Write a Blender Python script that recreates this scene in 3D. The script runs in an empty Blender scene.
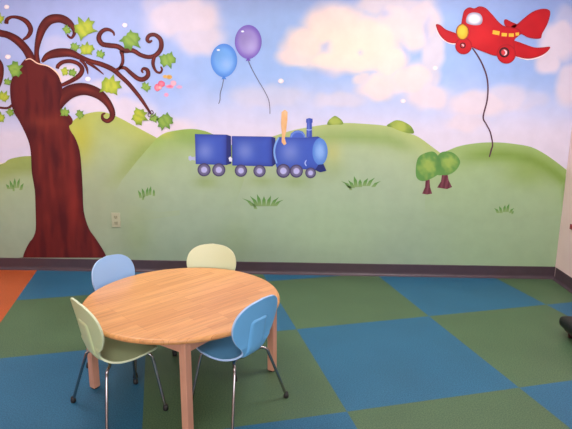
import bpy, bmesh, math, random
import numpy as np
from mathutils import Vector, Matrix
from mathutils.geometry import delaunay_2d_cdt
random.seed(7)
SC = bpy.context.scene
COL = SC.collection

# ------------------------------------------------------------------ camera numbers (measured from the photo)
F = 522.6313
R_ = np.array([0.99930798, 0.03678912, 0.0054879])
U_ = np.array([-0.01315736, 0.2116146, 0.97726462])
W_ = np.array([-0.03479139, 0.97666055, -0.21195221])
H = 1.4            # camera height
D = 4.1345         # back wall distance
XR = 2.0418        # right wall
XL = -3.1
YF = -2.2
ZC = 2.6

def wp(x, y):
    """point of the back wall (x, z) seen at photo position x, y"""
    d = W_*F + R_*(x-286.0) - U_*(y-214.5)
    t = D/d[1]
    return (float(d[0]*t), float(d[2]*t+H))

def px(X, Z):
    """arrays of wall points -> photo position"""
    X = np.asarray(X, float); Z = np.asarray(Z, float)-H
    z = X*W_[0]+D*W_[1]+Z*W_[2]
    a = X*R_[0]+D*R_[1]+Z*R_[2]
    b = X*U_[0]+D*U_[1]+Z*U_[2]
    return 286+F*a/z, 214.5-F*b/z

def lin(c):
    out = []
    for v in c[:3]:
        v = v/255.0
        out.append(v/12.92 if v <= 0.04045 else ((v+0.055)/1.055)**2.4)
    return (*out, 1.0)

def linarr(a):
    a = np.clip(a/255.0, 0, 1)
    return np.where(a <= 0.04045, a/12.92, ((a+0.055)/1.055)**2.4)

# ------------------------------------------------------------------ materials
def mat(name, rgb, rough=0.5, metal=0.0, noise=None, spec=0.5, coat=0.0, bump=None):
    m = bpy.data.materials.new(name); m.use_nodes = True
    nt = m.node_tree; b = nt.nodes['Principled BSDF']
    b.inputs['Roughness'].default_value = rough
    b.inputs['Metallic'].default_value = metal
    b.inputs['Specular IOR Level'].default_value = spec
    b.inputs['Coat Weight'].default_value = coat
    tc = nt.nodes.new('ShaderNodeTexCoord')
    n = nt.nodes.new('ShaderNodeTexNoise')
    sc_, amt = noise if noise else (40.0, 0.03)
    n.inputs['Scale'].default_value = sc_; n.inputs['Detail'].default_value = 4
    nt.links.new(tc.outputs['Object'], n.inputs['Vector'])
    mr = nt.nodes.new('ShaderNodeMapRange')
    mr.inputs['From Min'].default_value = 0.3; mr.inputs['From Max'].default_value = 0.7
    mr.inputs['To Min'].default_value = 1-amt; mr.inputs['To Max'].default_value = 1+amt
    nt.links.new(n.outputs['Fac'], mr.inputs['Value'])
    mx = nt.nodes.new('ShaderNodeVectorMath'); mx.operation = 'SCALE'
    mx.inputs[0].default_value = lin(rgb)[:3]
    nt.links.new(mr.outputs['Result'], mx.inputs['Scale'])
    nt.links.new(mx.outputs['Vector'], b.inputs['Base Color'])
    if bump:
        bn = nt.nodes.new('ShaderNodeBump'); bn.inputs['Strength'].default_value = bump
        bn.inputs['Distance'].default_value = 0.002
        nt.links.new(n.outputs['Fac'], bn.inputs['Height'])
        nt.links.new(bn.outputs['Normal'], b.inputs['Normal'])
    return m

def paint_material():
    m = bpy.data.materials.new('mural_paint'); m.use_nodes = True
    nt = m.node_tree; b = nt.nodes['Principled BSDF']
    at = nt.nodes.new('ShaderNodeVertexColor'); at.layer_name = 'paint'
    tc = nt.nodes.new('ShaderNodeTexCoord')
    n = nt.nodes.new('ShaderNodeTexNoise'); n.inputs['Scale'].default_value = 9; n.inputs['Detail'].default_value = 7
    nt.links.new(tc.outputs['Object'], n.inputs['Vector'])
    mr = nt.nodes.new('ShaderNodeMapRange')
    mr.inputs['From Min'].default_value = 0.3; mr.inputs['From Max'].default_value = 0.7
    mr.inputs['To Min'].default_value = 0.96; mr.inputs['To Max'].default_value = 1.04
    nt.links.new(n.outputs['Fac'], mr.inputs['Value'])
    mx = nt.nodes.new('ShaderNodeVectorMath'); mx.operation = 'SCALE'
    nt.links.new(at.outputs['Color'], mx.inputs[0]); nt.links.new(mr.outputs['Result'], mx.inputs['Scale'])
    nt.links.new(mx.outputs['Vector'], b.inputs['Base Color'])
    b.inputs['Roughness'].default_value = 0.5
    b.inputs['Specular IOR Level'].default_value = 0.25
    return m

def wood_material(name, c1, c2, c3, ang, rough=0.32):
    m = bpy.data.materials.new(name); m.use_nodes = True
    nt = m.node_tree; b = nt.nodes['Principled BSDF']; L = nt.links.new
    tc = nt.nodes.new('ShaderNodeTexCoord'); mp = nt.nodes.new('ShaderNodeMapping')
    mp.inputs['Rotation'].default_value = (0, 0, -ang)
    L(tc.outputs['Object'], mp.inputs['Vector'])
    br = nt.nodes.new('ShaderNodeTexBrick')
    br.inputs['Scale'].default_value = 1.0
    br.inputs['Brick Width'].default_value = 0.33; br.inputs['Row Height'].default_value = 0.045
    br.inputs['Mortar Size'].default_value = 0.0006; br.inputs['Bias'].default_value = 0.0
    br.offset = 0.37; br.offset_frequency = 3
    br.inputs['Color1'].default_value = lin(c1); br.inputs['Color2'].default_value = lin(c2); br.inputs['Mortar'].default_value = lin(c3)
    L(mp.outputs['Vector'], br.inputs['Vector'])
    mp2 = nt.nodes.new('ShaderNodeMapping'); mp2.inputs['Scale'].default_value = (2.5, 45, 45)
    L(mp.outputs['Vector'], mp2.inputs['Vector'])
    n = nt.nodes.new('ShaderNodeTexNoise'); n.inputs['Scale'].default_value = 1.6; n.inputs['Detail'].default_value = 5
    L(mp2.outputs['Vector'], n.inputs['Vector'])
    mr = nt.nodes.new('ShaderNodeMapRange'); mr.inputs['From Min'].default_value = 0.3; mr.inputs['From Max'].default_value = 0.7
    mr.inputs['To Min'].default_value = 0.84; mr.inputs['To Max'].default_value = 1.12
    L(n.outputs['Fac'], mr.inputs['Value'])
    mx = nt.nodes.new('ShaderNodeVectorMath'); mx.operation = 'SCALE'
    L(br.outputs['Color'], mx.inputs[0]); L(mr.outputs['Result'], mx.inputs['Scale'])
    L(mx.outputs['Vector'], b.inputs['Base Color'])
    b.inputs['Roughness'].default_value = rough
    return m

def grain_material(name, c, rough=0.4):
    m = bpy.data.materials.new(name); m.use_nodes = True
    nt = m.node_tree; b = nt.nodes['Principled BSDF']; L = nt.links.new
    tc = nt.nodes.new('ShaderNodeTexCoord'); mp = nt.nodes.new('ShaderNodeMapping')
    mp.inputs['Scale'].default_value = (60, 60, 4)
    L(tc.outputs['Object'], mp.inputs['Vector'])
    n = nt.nodes.new('ShaderNodeTexNoise'); n.inputs['Scale'].default_value = 1; n.inputs['Detail'].default_value = 5
    L(mp.outputs['Vector'], n.inputs['Vector'])
    mr = nt.nodes.new('ShaderNodeMapRange'); mr.inputs['From Min'].default_value = 0.3; mr.inputs['From Max'].default_value = 0.7
    mr.inputs['To Min'].default_value = 0.9; mr.inputs['To Max'].default_value = 1.08
    L(n.outputs['Fac'], mr.inputs['Value'])
    mx = nt.nodes.new('ShaderNodeVectorMath'); mx.operation = 'SCALE'; mx.inputs[0].default_value = lin(c)[:3]
    L(mr.outputs['Result'], mx.inputs['Scale']); L(mx.outputs['Vector'], b.inputs['Base Color'])
    b.inputs['Roughness'].default_value = rough
    return m

def vinyl(name, a, bcol):
    """speckled sheet vinyl: two close tones in fine flecks"""
    m = bpy.data.materials.new(name); m.use_nodes = True
    nt = m.node_tree; b = nt.nodes['Principled BSDF']; L = nt.links.new
    tc = nt.nodes.new('ShaderNodeTexCoord')
    n = nt.nodes.new('ShaderNodeTexNoise'); n.inputs['Scale'].default_value = 170; n.inputs['Detail'].default_value = 3
    L(tc.outputs['Object'], n.inputs['Vector'])
    cr = nt.nodes.new('ShaderNodeValToRGB')
    cr.color_ramp.elements[0].position = 0.36; cr.color_ramp.elements[0].color = lin(a)
    cr.color_ramp.elements[1].position = 0.62; cr.color_ramp.elements[1].color = lin(bcol)
    L(n.outputs['Fac'], cr.inputs['Fac'])
    n2 = nt.nodes.new('ShaderNodeTexNoise'); n2.inputs['Scale'].default_value = 3; n2.inputs['Detail'].default_value = 4
    L(tc.outputs['Object'], n2.inputs['Vector'])
    mr = nt.nodes.new('ShaderNodeMapRange'); mr.inputs['From Min'].default_value = 0.3; mr.inputs['From Max'].default_value = 0.7
    mr.inputs['To Min'].default_value = 0.92; mr.inputs['To Max'].default_value = 1.08
    L(n2.outputs['Fac'], mr.inputs['Value'])
    mx = nt.nodes.new('ShaderNodeVectorMath'); mx.operation = 'SCALE'
    L(cr.outputs['Color'], mx.inputs[0]); L(mr.outputs['Result'], mx.inputs['Scale'])
    L(mx.outputs['Vector'], b.inputs['Base Color'])
    b.inputs['Roughness'].default_value = 0.42
    b.inputs['Specular IOR Level'].default_value = 0.35
    return m

def emissive(name, rgb, strength):
    m = bpy.data.materials.new(name); m.use_nodes = True
    b = m.node_tree.nodes['Principled BSDF']
    b.inputs['Base Color'].default_value = lin(rgb)
    b.inputs['Emission Color'].default_value = lin(rgb); b.inputs['Emission Strength'].default_value = strength
    return m

PAINT = paint_material()
M = dict(
    right=mat('pink_wall_paint', (230, 202, 196), 0.6, noise=(6, 0.03)),
    plain=mat('cream_wall_paint', (225, 215, 205), 0.7),
    ceiling=mat('ceiling_tile', (226, 220, 212), 0.9, noise=(30, 0.05)),
    base=mat('vinyl_base', (74, 58, 66), 0.4, noise=(12, 0.08)),
    blue=vinyl('floor_blue', (26, 82, 114), (50, 108, 138)),
    green=vinyl('floor_green', (60, 88, 64), (90, 114, 80)),
    orange=vinyl('floor_orange', (168, 72, 30), (192, 92, 48)),
    top=wood_material('table_top_wood', (218, 158, 100), (204, 142, 86), (178, 114, 64), math.radians(47)),
    leg=grain_material('table_leg_wood', (206, 150, 124)),
    chrome=mat('chrome', (160, 156, 158), 0.14, 1.0, noise=(5, 0.01)),
    rubber=mat('black_rubber', (22, 20, 22), 0.55),
    cblue=mat('blue_shell', (114, 184, 236), 0.32, noise=(3, 0.02)),
    cblue2=mat('periwinkle_shell', (150, 192, 242), 0.35, noise=(3, 0.02)),
    cgreen=mat('pale_green_shell', (192, 208, 160), 0.35, noise=(3, 0.02)),
    egreen=mat('pale_green_edge', (214, 224, 190), 0.4), eblue=mat('pale_blue_edge', (170, 200, 238), 0.4), ecream=mat('cream_edge', (226, 226, 196), 0.4),
    ccream=mat('cream_shell', (208, 215, 174), 0.35, noise=(3, 0.02)),
    outlet=mat('outlet_plate', (178, 178, 148), 0.35),
    slot=mat('outlet_socket', (160, 160, 130), 0.4),
    red=mat('red_plastic', (150, 30, 45), 0.4),
    black=mat('black_vinyl', (14, 11, 14), 0.5, noise=(60, 0.1), bump=0.2),
    maroon=mat('maroon_wood', (60, 22, 28), 0.4),
    white=mat('white_metal', (235, 235, 232), 0.4),
    diff=emissive('lamp_diffuser', (255, 250, 250), 12.0),
)

# ------------------------------------------------------------------ object helpers
def link(name, me, m=None, parent=None, smooth=False, kind=None, label=None):
    o = bpy.data.objects.new(name, me); COL.objects.link(o)
    if m is not None:
        for k in (m if isinstance(m, (list, tuple)) else [m]): me.materials.append(k)
    if smooth:
        for p in me.polygons: p.use_smooth = True
    if parent: o.parent = parent
    if kind: o['kind'] = kind
    if label: o['label'] = label
    return o

def from_bm(name, bm, m=None, parent=None, smooth=False, **kw):
    bmesh.ops.recalc_face_normals(bm, faces=bm.faces[:])
    me = bpy.data.meshes.new(name); bm.to_mesh(me); bm.free()
    return link(name, me, m, parent, smooth, **kw)

def empty(name, loc, rz, label, cat, group=None):
    o = bpy.data.objects.new(name, None); COL.objects.link(o)
    o.empty_display_size = 0.1
    o.location = loc; o.rotation_euler = (0, 0, rz)
    o['label'] = label; o['category'] = cat
    if group: o['group'] = group
    return o

def add_box(bm, lo, hi, bevel=0.0, seg=2):
    vs = [bm.verts.new((x, y, z)) for x in (lo[0], hi[0]) for y in (lo[1], hi[1]) for z in (lo[2], hi[2])]
    q = [(0, 1, 3, 2), (4, 6, 7, 5), (0, 4, 5, 1), (2, 3, 7, 6), (0, 2, 6, 4), (1, 5, 7, 3)]
    fs = [bm.faces.new([vs[i] for i in f]) for f in q]
    if bevel:
        es = list({e for f in fs for e in f.edges})
        bmesh.ops.bevel(bm, geom=es, offset=bevel, segments=seg, affect='EDGES', profile=0.6)

def add_lathe(bm, prof, seg=32, c=(0, 0, 0)):
    rings = []
    for r, z in prof:
        if r < 1e-6: rings.append([bm.verts.new((c[0], c[1], c[2]+z))])
        else: rings.append([bm.verts.new((c[0]+r*math.cos(2*math.pi*k/seg), c[1]+r*math.sin(2*math.pi*k/seg), c[2]+z)) for k in range(seg)])
    for a, b in zip(rings, rings[1:]):
        for k in range(seg):
            k2 = (k+1) % seg
            if len(a) == 1 and len(b) == 1: continue
            if len(a) == 1: bm.faces.new((a[0], b[k], b[k2]))
            elif len(b) == 1: bm.faces.new((a[k], a[k2], b[0]))
            else: bm.faces.new((a[k], a[k2], b[k2], b[k]))

def catmull(P, n=8):
    P = [np.array(p, float) for p in P]
    Q = [2*P[0]-P[1]]+P+[2*P[-1]-P[-2]]
    out = []
    for i in range(1, len(Q)-2):
        for k in range(n):
            t = k/n
            out.append(0.5*((2*Q[i])+(-Q[i-1]+Q[i+1])*t+(2*Q[i-1]-5*Q[i]+4*Q[i+1]-Q[i+2])*t*t+(-Q[i-1]+3*Q[i]-3*Q[i+1]+Q[i+2])*t**3))
    out.append(P[-1]); return out

def add_tube(bm, pts, r, seg=10, smooth_n=6):
    P = [Vector(p) for p in (catmull(pts, smooth_n) if smooth_n > 1 else pts)]
    rings = []; prev = None
    for i, p in enumerate(P):
        t = (P[min(i+1, len(P)-1)]-P[max(i-1, 0)]).normalized()
        if prev is None:
            n = t.orthogonal().normalized()
        else:
            n = (prev-t*prev.dot(t)).normalized()
        prev = n; b = t.cross(n)
        rings.append([bm.verts.new(p+(n*math.cos(2*math.pi*k/seg)+b*math.sin(2*math.pi*k/seg))*r) for k in range(seg)])
    for a, b in zip(rings, rings[1:]):
        for k in range(seg): bm.faces.new((a[k], a[(k+1) % seg], b[(k+1) % seg], b[k]))
    bm.faces.new(rings[0][::-1]); bm.faces.new(rings[-1])

def box_obj(name, lo, hi, m, parent=None, bevel=0.0, **kw):
    bm = bmesh.new(); add_box(bm, lo, hi, bevel); return from_bm(name, bm, m, parent, **kw)

# ------------------------------------------------------------------ the room
T = 0.12
def struct(name, lo, hi, m):
    return box_obj(name, lo, hi, m, kind='structure')
struct('wall_back', (XL-T, D, -T), (XR+T, D+T, ZC+T), M['plain'])
struct('wall_right', (XR, YF-T, -T), (XR+T, D, ZC+T), M['right'])
struct('wall_left', (XL-T, YF-T, -T), (XL, D, ZC+T), M['plain'])
struct('ceiling', (XL, YF, ZC), (XR, D, ZC+T), M['ceiling'])

# wall behind the camera, with a wide window
WX0, WX1, WZ0, WZ1 = -2.6, 1.2, 0.95, 2.25
bm = bmesh.new()
add_box(bm, (XL, YF-T, -T), (XR, YF, WZ0)); add_box(bm, (XL, YF-T, WZ1), (XR, YF, ZC+T))
add_box(bm, (XL, YF-T, WZ0), (WX0, YF, WZ1)); add_box(bm, (WX1, YF-T, WZ0), (XR, YF, WZ1))
from_bm('wall_front', bm, M['plain'], kind='structure')
bm = bmesh.new()
for a, b in (((WX0, WZ0), (WX1, WZ0+.05)), ((WX0, WZ1-.05), (WX1, WZ1)), ((WX0, WZ0), (WX0+.05, WZ1)), ((WX1-.05, WZ0), (WX1, WZ1)),
             ((-0.725, WZ0), (-0.675, WZ1))):
    add_box(bm, (a[0], YF-.09, a[1]), (b[0], YF-.03, b[1]))
from_bm('window_1', bm, M['white'], kind='structure')

# floor: three-foot squares of blue and green vinyl, an orange field on the left
O_ = np.array([-0.0384, 3.0569]); S_ = 0.9152; A_ = 0.2739
E1 = np.array([math.cos(A_), math.sin(A_)]); E2 = np.array([math.sin(A_), -math.cos(A_)])
def lat(i, j):
    u, v = float(i), float(j)
    p = O_+S_*(u*E1+v*E2); return p
def clip(poly, ax, lim, sign):
    out = []
    for k in range(len(poly)):
        a, b = poly[k], poly[(k+1) % len(poly)]
        ia, ib = sign*(a[ax]-lim) <= 0, sign*(b[ax]-lim) <= 0
        if ia: out.append(a)
        if ia != ib:
            t = (lim-a[ax])/(b[ax]-a[ax]); out.append(a+t*(b-a))
    return out
bm = bmesh.new(); add_box(bm, (XL, YF, -T), (XR, D, -0.002))
for i in range(-6, 7):
    for j in range(-4, 8):
        poly = [lat(i, j), lat(i+1, j), lat(i+1, j+1), lat(i, j+1)]
        for ax, lim, s in ((0, XL, -1), (0, XR, 1), (1, YF, -1), (1, D, 1)):
            poly = clip(poly, ax, lim, s)
            if not poly: break
        if len(poly) < 3: continue
        f = bm.faces.new([bm.verts.new((p[0], p[1], 0)) for p in poly])
        f.material_index = 2 if i < -2 else (0 if (i+j) % 2 == 0 else 1)
me = bpy.data.meshes.new('floor'); bmesh.ops.recalc_face_normals(bm, faces=bm.faces[:])
for f in bm.faces:
    if len(f.verts) >= 3 and abs(f.calc_center_median().z) < 1e-5 and f.normal.z < 0: f.normal_flip()
bm.to_mesh(me); bm.free()
link('floor', me, [M['blue'], M['green'], M['orange']], kind='structure')

# baseboards: vinyl cove base with a toe that sweeps out on to the floor
def cove(name, p0, p1, inward):
    p0, p1, n = Vector((*p0, 0)), Vector((*p1, 0)), Vector((*inward, 0))
    prof = [(0.0, 0.0), (0.0, 0.098), (0.004, 0.1), (0.007, 0.097), (0.007, 0.03), (0.009, 0.016), (0.016, 0.007), (0.026, 0.003), (0.027, 0.0)]
    bm = bmesh.new(); A = []; B = []
    for d, z in prof:
        A.append(bm.verts.new(p0+n*d+Vector((0, 0, z)))); B.append(bm.verts.new(p1+n*d+Vector((0, 0, z))))
    k = len(prof)
    for i in range(k): bm.faces.new((A[i], A[(i+1) % k], B[(i+1) % k], B[i]))
    bm.faces.new(A[::-1]); bm.faces.new(B)
    return from_bm(name, bm, M['base'], kind='structure')
cove('baseboard_back', (XL, D), (XR, D), (0, -1))
cove('baseboard_right', (XR, YF), (XR, D-.027), (-1, 0))
cove('baseboard_left', (XL, YF), (XL, D-.027), (1, 0))

# ------------------------------------------------------------------ the mural
mural = empty('wall_mural', (0, D, 0), 0,
              'large painted mural of sky, green hills, curly tree and train on the back wall', 'mural')

def mesh_paint(name, verts2, faces, cols, layer, parent, label=None, kind=None):
    me = bpy.data.meshes.new(name)
    y = -0.0012-0.0004*layer
    par = parent or mural
    me.from_pydata([(v[0], y, v[1]) for v in verts2], [], faces)
    bm = bmesh.new(); bm.from_mesh(me)
    bmesh.ops.recalc_face_normals(bm, faces=bm.faces[:])
    for f in bm.faces:
        if f.normal.y > 0: f.normal_flip()
    bm.to_mesh(me); bm.free()
    ca = me.color_attributes.new('paint', 'FLOAT_COLOR', 'POINT')
    c = np.ones((len(verts2), 4), np.float32); c[:, :3] = linarr(np.asarray(cols, float))
    ca.data.foreach_set('color', c.ravel())
    return link(name, me, PAINT, par, label=label, kind=kind)

def vcol(fn, verts2):
    V = np.array(verts2); x, y = px(V[:, 0], V[:, 1])
    c = fn(x, y)
    c = np.asarray(c, float)
    if c.ndim == 1: c = np.tile(c, (len(V), 1))
    return c

def painted(name, outline, fn, layer, parent=None, step=None, smooth=0, label=None):
    """a filled painted shape; outline in photo positions on the wall, colour fn(x, y)"""
    if smooth:
        P = [np.array(p, float) for p in outline]; n = len(P); out = []
        for i in range(n):
            a, b, c, d = P[i-1], P[i], P[(i+1) % n], P[(i+2) % n]
            for k in range(smooth):
                t = k/smooth
                out.append(0.5*((2*b)+(-a+c)*t+(2*a-5*b+4*c-d)*t*t+(-a+3*b-3*c+d)*t**3))
        outline = out
    P = [wp(*p) for p in outline]
    pts = [Vector(p) for p in P]; n = len(pts)
    if step:
        xs = [p[0] for p in P]; zs = [p[1] for p in P]
        gx = np.arange(min(xs)+step/2, max(xs), step); gz = np.arange(min(zs)+step/2, max(zs), step)
        for a in gx:
            for b in gz:
                ins = False
                for i in range(n):
                    x0, z0 = P[i]; x1, z1 = P[i-1]
                    if (z0 > b) != (z1 > b) and a < (x1-x0)*(b-z0)/(z1-z0)+x0: ins = not ins
                if ins: pts.append(Vector((a, b)))
    v, e, f, *_ = delaunay_2d_cdt(pts, [(i, (i+1) % n) for i in range(n)], [], 1, 1e-6)
    v = [(q.x, q.y) for q in v]
    return mesh_paint(name, v, f, vcol(fn, v), layer, parent, label)

def stroke(name, pts, dark, light, layer, parent, n=7, label=None, bmv=None):
    """tapered brush stroke: pts = (x, y, width)"""
    C = catmull(pts, n); V = []; Fs = []; Cc = []
    T5 = (-1, -0.6, 0, 0.6, 1)
    dark = np.array(dark, float); light = np.array(light, float)
    for i, c in enumerate(C):
        a, b = C[max(i-1, 0)], C[min(i+1, len(C)-1)]
        d = np.array([b[0]-a[0], b[1]-a[1]]); d /= np.linalg.norm(d)+1e-9
        nrm = np.array([-d[1], d[0]])
        w = max(c[2], 0.3)/2
        if i in (0, len(C)-1): w *= 0.7
        for t in T5:
            V.append(wp(c[0]+nrm[0]*w*t, c[1]+nrm[1]*w*t))
            k = (1-abs(t))*0.9 if abs(t) > 0.3 else 0.75+0.25*math.sin(i*0.37)
            Cc.append(dark+(light-dark)*min(1, k))
    for i in range(len(C)-1):
        for k in range(4):
            a = i*5+k; Fs.append((a, a+1, a+6, a+5))
    return mesh_paint(name, V, Fs, Cc, layer, parent, label)

def sm(e0, e1, x):
    t = np.clip((x-e0)/(e1-e0), 0, 1); return t*t*(3-2*t)
def ell(x, y, cx, cy, rx, ry): return np.sqrt(((x-cx)/rx)**2+((y-cy)/ry)**2)
def gauss(x, y, cx, cy, rx, ry): return np.exp(-(((x-cx)/rx)**2+((y-cy)/ry)**2))
def mixc(a, b, t):
    a = np.asarray(a, float); b = np.asarray(b, float); t = np.asarray(t)[..., None]
    return a+(b-a)*t
_rs = np.random.RandomState(3)
_wv = [(_rs.uniform(0.03, 0.22), _rs.uniform(0, 6.28), _rs.uniform(0, 6.28)) for _ in range(14)]
def wob(x, y, k=1.0):
    s = 0
    for f, a, p in _wv: s = s+np.sin((x*math.cos(a)+y*math.sin(a))*f*k*1.6+p)*(0.06/f)**0.6
    return s/5.0
CLOUDS = [  # cx, cy, rx, ry, strength
    (183, 18, 40, 22, .85), (198, 36, 26, 20, .75), (158, 8, 18, 14, .5),
    (304, 44, 24, 19, .95), (336, 26, 34, 25, 1), (362, 42, 42, 30, 1), (350, 60, 52, 14, 1), (388, 60, 20, 16, 1), (298, 56, 20, 12, .9),
    (395, 22, 24, 22, .85), (415, 34, 18, 20, .85), (388, 6, 40, 12, .7), (424, 20, 18, 26, .8), (432, 50, 12, 30, .65), (428, 78, 14, 16, .6),
    (378, 88, 22, 12, .95), (412, 78, 24, 17, .95), (392, 82, 30, 13, .9), (362, 80, 10, 8, .7), (428, 96, 24, 14, .75),
    (478, 104, 34, 14, .7), (505, 98, 22, 14, .5), (466, 122, 22, 10, .5),
    (560, 42, 22, 22, .75), (548, 62, 14, 13, .75), (570, 84, 16, 22, .7), (530, 100, 20, 10, .3), (565, 20, 14, 14, .4),
    (92, 96, 32, 13, .7), (100, 106, 30, 10, .8), (66, 74, 13, 11, .85), (4, 92, 14, 22, .4), (14, 140, 24, 9, .3),
    (130, 112, 26, 14, .75), (160, 130, 34, 14, .8), (120, 85, 14, 10, .4), (60, 48, 20, 12, .35),
    (270, 96, 40, 12, .35), (340, 100, 30, 8, .4),
]
def sky_fn(x, y):
    left, right = (164, 176, 224), (156, 184, 232)
    c = mixc(left, right, sm(60, 300, x))
    c = mixc(c, (132, 160, 216), sm(420, 560, x)*sm(130, 20, y)*0.8)
    c = mixc(c, (142, 150, 200), sm(22, -8, y)*0.45)
    c = mixc(c, (150, 184, 238), gauss(x, y, 235, 80, 60, 30)*0.5)
    c = mixc(c, (150, 180, 236), gauss(x, y, 170, 95, 26, 22)*0.6)
    # pinkish haze above the hills
    c = mixc(c, (220, 213, 236), sm(66, 130, y+8*wob(x, y, .5))*(.5+.35*sm(30, 130, x))*(1-0.65*gauss(x, y, 172, 95, 30, 30)))
    c = mixc(c, (226, 212, 224), sm(112, 140, y)*0.6)
    wx = x+4*wob(x, y, 1.2); wy = y+4*wob(y+40, x, 1.2)
    tot = np.zeros_like(x)
    for cx, cy, rx, ry, s in CLOUDS:
        tot = np.maximum(tot, s*sm(1.24, 0.64, ell(wx, wy, cx, cy, rx, ry)))
    cl = mixc((234, 212, 216), (252, 224, 206), gauss(x, y, 350, 45, 80, 40))
    cl = mixc(cl, (222, 208, 222), sm(240, 150, x)*0.8)
    c = c*(1-tot[..., None])+cl*tot[..., None]
    # blue folds between the big clouds
    for cx, cy, rx, ry in ((404, 52, 3, 12), (428, 30, 3, 12), (384, 14, 7, 5), (327, 46, 3, 3), (361, 53, 3, 3), (330, 72, 16, 3)):
        c = mixc(c, (168, 180, 226), gauss(wx, wy, cx, cy, rx, ry)*0.55)
    return c

# sky panel
st = 0.016
gx = np.arange(XL+0.001, XR, st); gx = np.append(gx, XR-0.001); gz = np.arange(0.9, ZC, st); gz = np.append(gz, ZC-0.001)
XX, ZZ = np.meshgrid(gx, gz)
V = np.stack([XX.ravel(), ZZ.ravel()], 1); nx = len(gx)
Fq = [(r*nx+c, r*nx+c+1, (r+1)*nx+c+1, (r+1)*nx+c) for r in range(len(gz)-1) for c in range(nx-1)]
mesh_paint('sky', V.tolist(), Fq, vcol(sky_fn, V), 0, None)

def ground(x, y):
    c = mixc((170, 188, 158), (148, 168, 146), sm(160, 270, y))
    c = mixc(c, (160, 186, 142), sm(380, 480, x)*0.7)
    c = mixc(c, (158, 168, 138), gauss(x, y, 100, 215, 40, 70)*0.7)
    c = mixc(c, (170, 196, 156), gauss(x, y, 330, 225, 80, 40)*0.6)
    for cx, cy, rx, ry, k in ((206, 182, 12, 6, .45), (262, 181, 14, 5, .4), (296, 181, 14, 6, .4), (332, 168, 14, 12, .25), (138, 235, 16, 30, .2), (236, 240, 18, 22, .15)):
        c = mixc(c, (128, 150, 72), gauss(x, y, cx, cy, rx, ry)*k)
    return c

def crestline(pts):
    xs = [p[0] for p in pts]; ys = [p[1] for p in pts]
    return lambda x: np.interp(x, xs, ys)

# each hill: crest, colour of crest, colour of band, band depth, fade length
L_c = [(-90, 175), (-40, 172), (0, 164.5), (8, 160), (16, 157.5), (30, 156), (50, 158), (75, 168)]
A_c = [(45, 150), (60, 136), (73, 121), (83, 115), (95, 112), (104, 112), (113, 115), (122, 119), (134, 125.5), (146, 132), (157, 138), (175, 150)]
B_c = [(157, 138), (165, 133), (176, 130.5), (188, 129), (198, 129.5), (208, 132), (220, 138), (240, 150)]
C_c = [(230, 150), (262, 140), (290, 131), (310, 127), (326, 124.5), (345, 123), (364, 123.8), (387, 126), (400, 130.5), (411, 134), (420, 138), (435, 149), (450, 160)]
D_c = [(425, 162), (437, 155), (449, 150), (458, 146.5), (470, 144), (485, 142.5), (500, 142.5), (515, 144), (531, 147), (544, 153.5), (557, 162.5), (572, 176)]
def hill(crest, fn, layer, left=None, xa=None, xb=None, bot=268, label=None, zone=None):
    f = crestline(crest)
    x0, x1 = crest[0][0], crest[-1][0]
    P = [tuple(p[:2]) for p in catmull(crest, 4)]
    if zone: P = P+zone
    else: P = P+[(x1, bot), (x0, bot)]
    return painted('hill', P, lambda x, y: fn(x, y, np.maximum(y-f(x), 0)), layer, None, 0.035, label=label)
def fL(x, y, d):
    c = mixc(ground(x, y), (150, 165, 80), np.exp(-d/16)*.9)
    return mixc(c, (128, 146, 62), np.exp(-((d-10)/7)**2)*.5*sm(-20, 20, x))
def fA(x, y, d):
    c = mixc(ground(x, y), (176, 186, 98), np.exp(-(d/34)**1.3))
    c = mixc(c, (184, 182, 66), gauss(x, y, 80, 138, 14, 24)*.8)
    ln = np.abs((x-155)*0.74+(y-140)*0.67)      # soft dark fold where the next hill begins
    t = (y-138)
    c = mixc(c, (140, 160, 84), np.exp(-(ln/9)**2)*sm(-6, 10, t)*sm(62, 10, t)*.85)
    return c
def fB(x, y, d):
    c = mixc(ground(x, y), (150, 176, 88), np.exp(-(d/22)**1.2))
    c = mixc(c, (112, 148, 62), np.exp(-((d-9)/7)**2)*.35*sm(165, 190, x))
    return mixc(c, (196, 196, 90), gauss(x, y, 166, 134, 8, 3)*.8)
def fC(x, y, d):
    c = mixc(ground(x, y), (176, 190, 120), np.exp(-(d/20)**1.2))
    c = mixc(c, (130, 158, 84), np.exp(-((d-13)/7)**2)*.62*sm(300, 330, x)*sm(425, 390, x))
    return mixc(c, (192, 190, 110), gauss(x, y, 332, 152, 9, 12)*.6)
def fD(x, y, d):
    c = mixc(ground(x, y), (156, 182, 112), np.exp(-(d/24)**1.2))
    c = mixc(c, (116, 148, 58), np.exp(-((d-12)/7)**2)*.75*sm(445, 490, x))
    return mixc(c, (128, 156, 66), gauss(x, y, 528, 172, 22, 14)*.5)
# a plain lower field runs the whole width of the wall; hills rise from it
def field_fn(x, y): return ground(x, y)
fx0, fx1 = XL+.001, XR-.001
gz2 = np.append(np.arange(0.07, .84, 0.03), .84); gx2 = np.append(np.arange(fx0, fx1, 0.03), fx1)
XX, ZZ = np.meshgrid(gx2, gz2); V = np.stack([XX.ravel(), ZZ.ravel()], 1); nx = len(gx2)
Fq = [(r*nx+c, r*nx+c+1, (r+1)*nx+c+1, (r+1)*nx+c) for r in range(len(gz2)-1) for c in range(nx-1)]
LIM = [0]
def fieldcol(x, y): return ground(x, y)
mesh_paint('field', V.tolist(), Fq, vcol(fieldcol, V), 1, None)
def low(x): return 190
hill(L_c, fL, 2, zone=[(75, 215), (30, 225), (-90, 215)])
hill(C_c, fC, 3, zone=[(455, 215), (340, 222), (230, 215)])
hill(A_c, fA, 4, zone=[(180, 215), (110, 225), (45, 225)])
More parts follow.
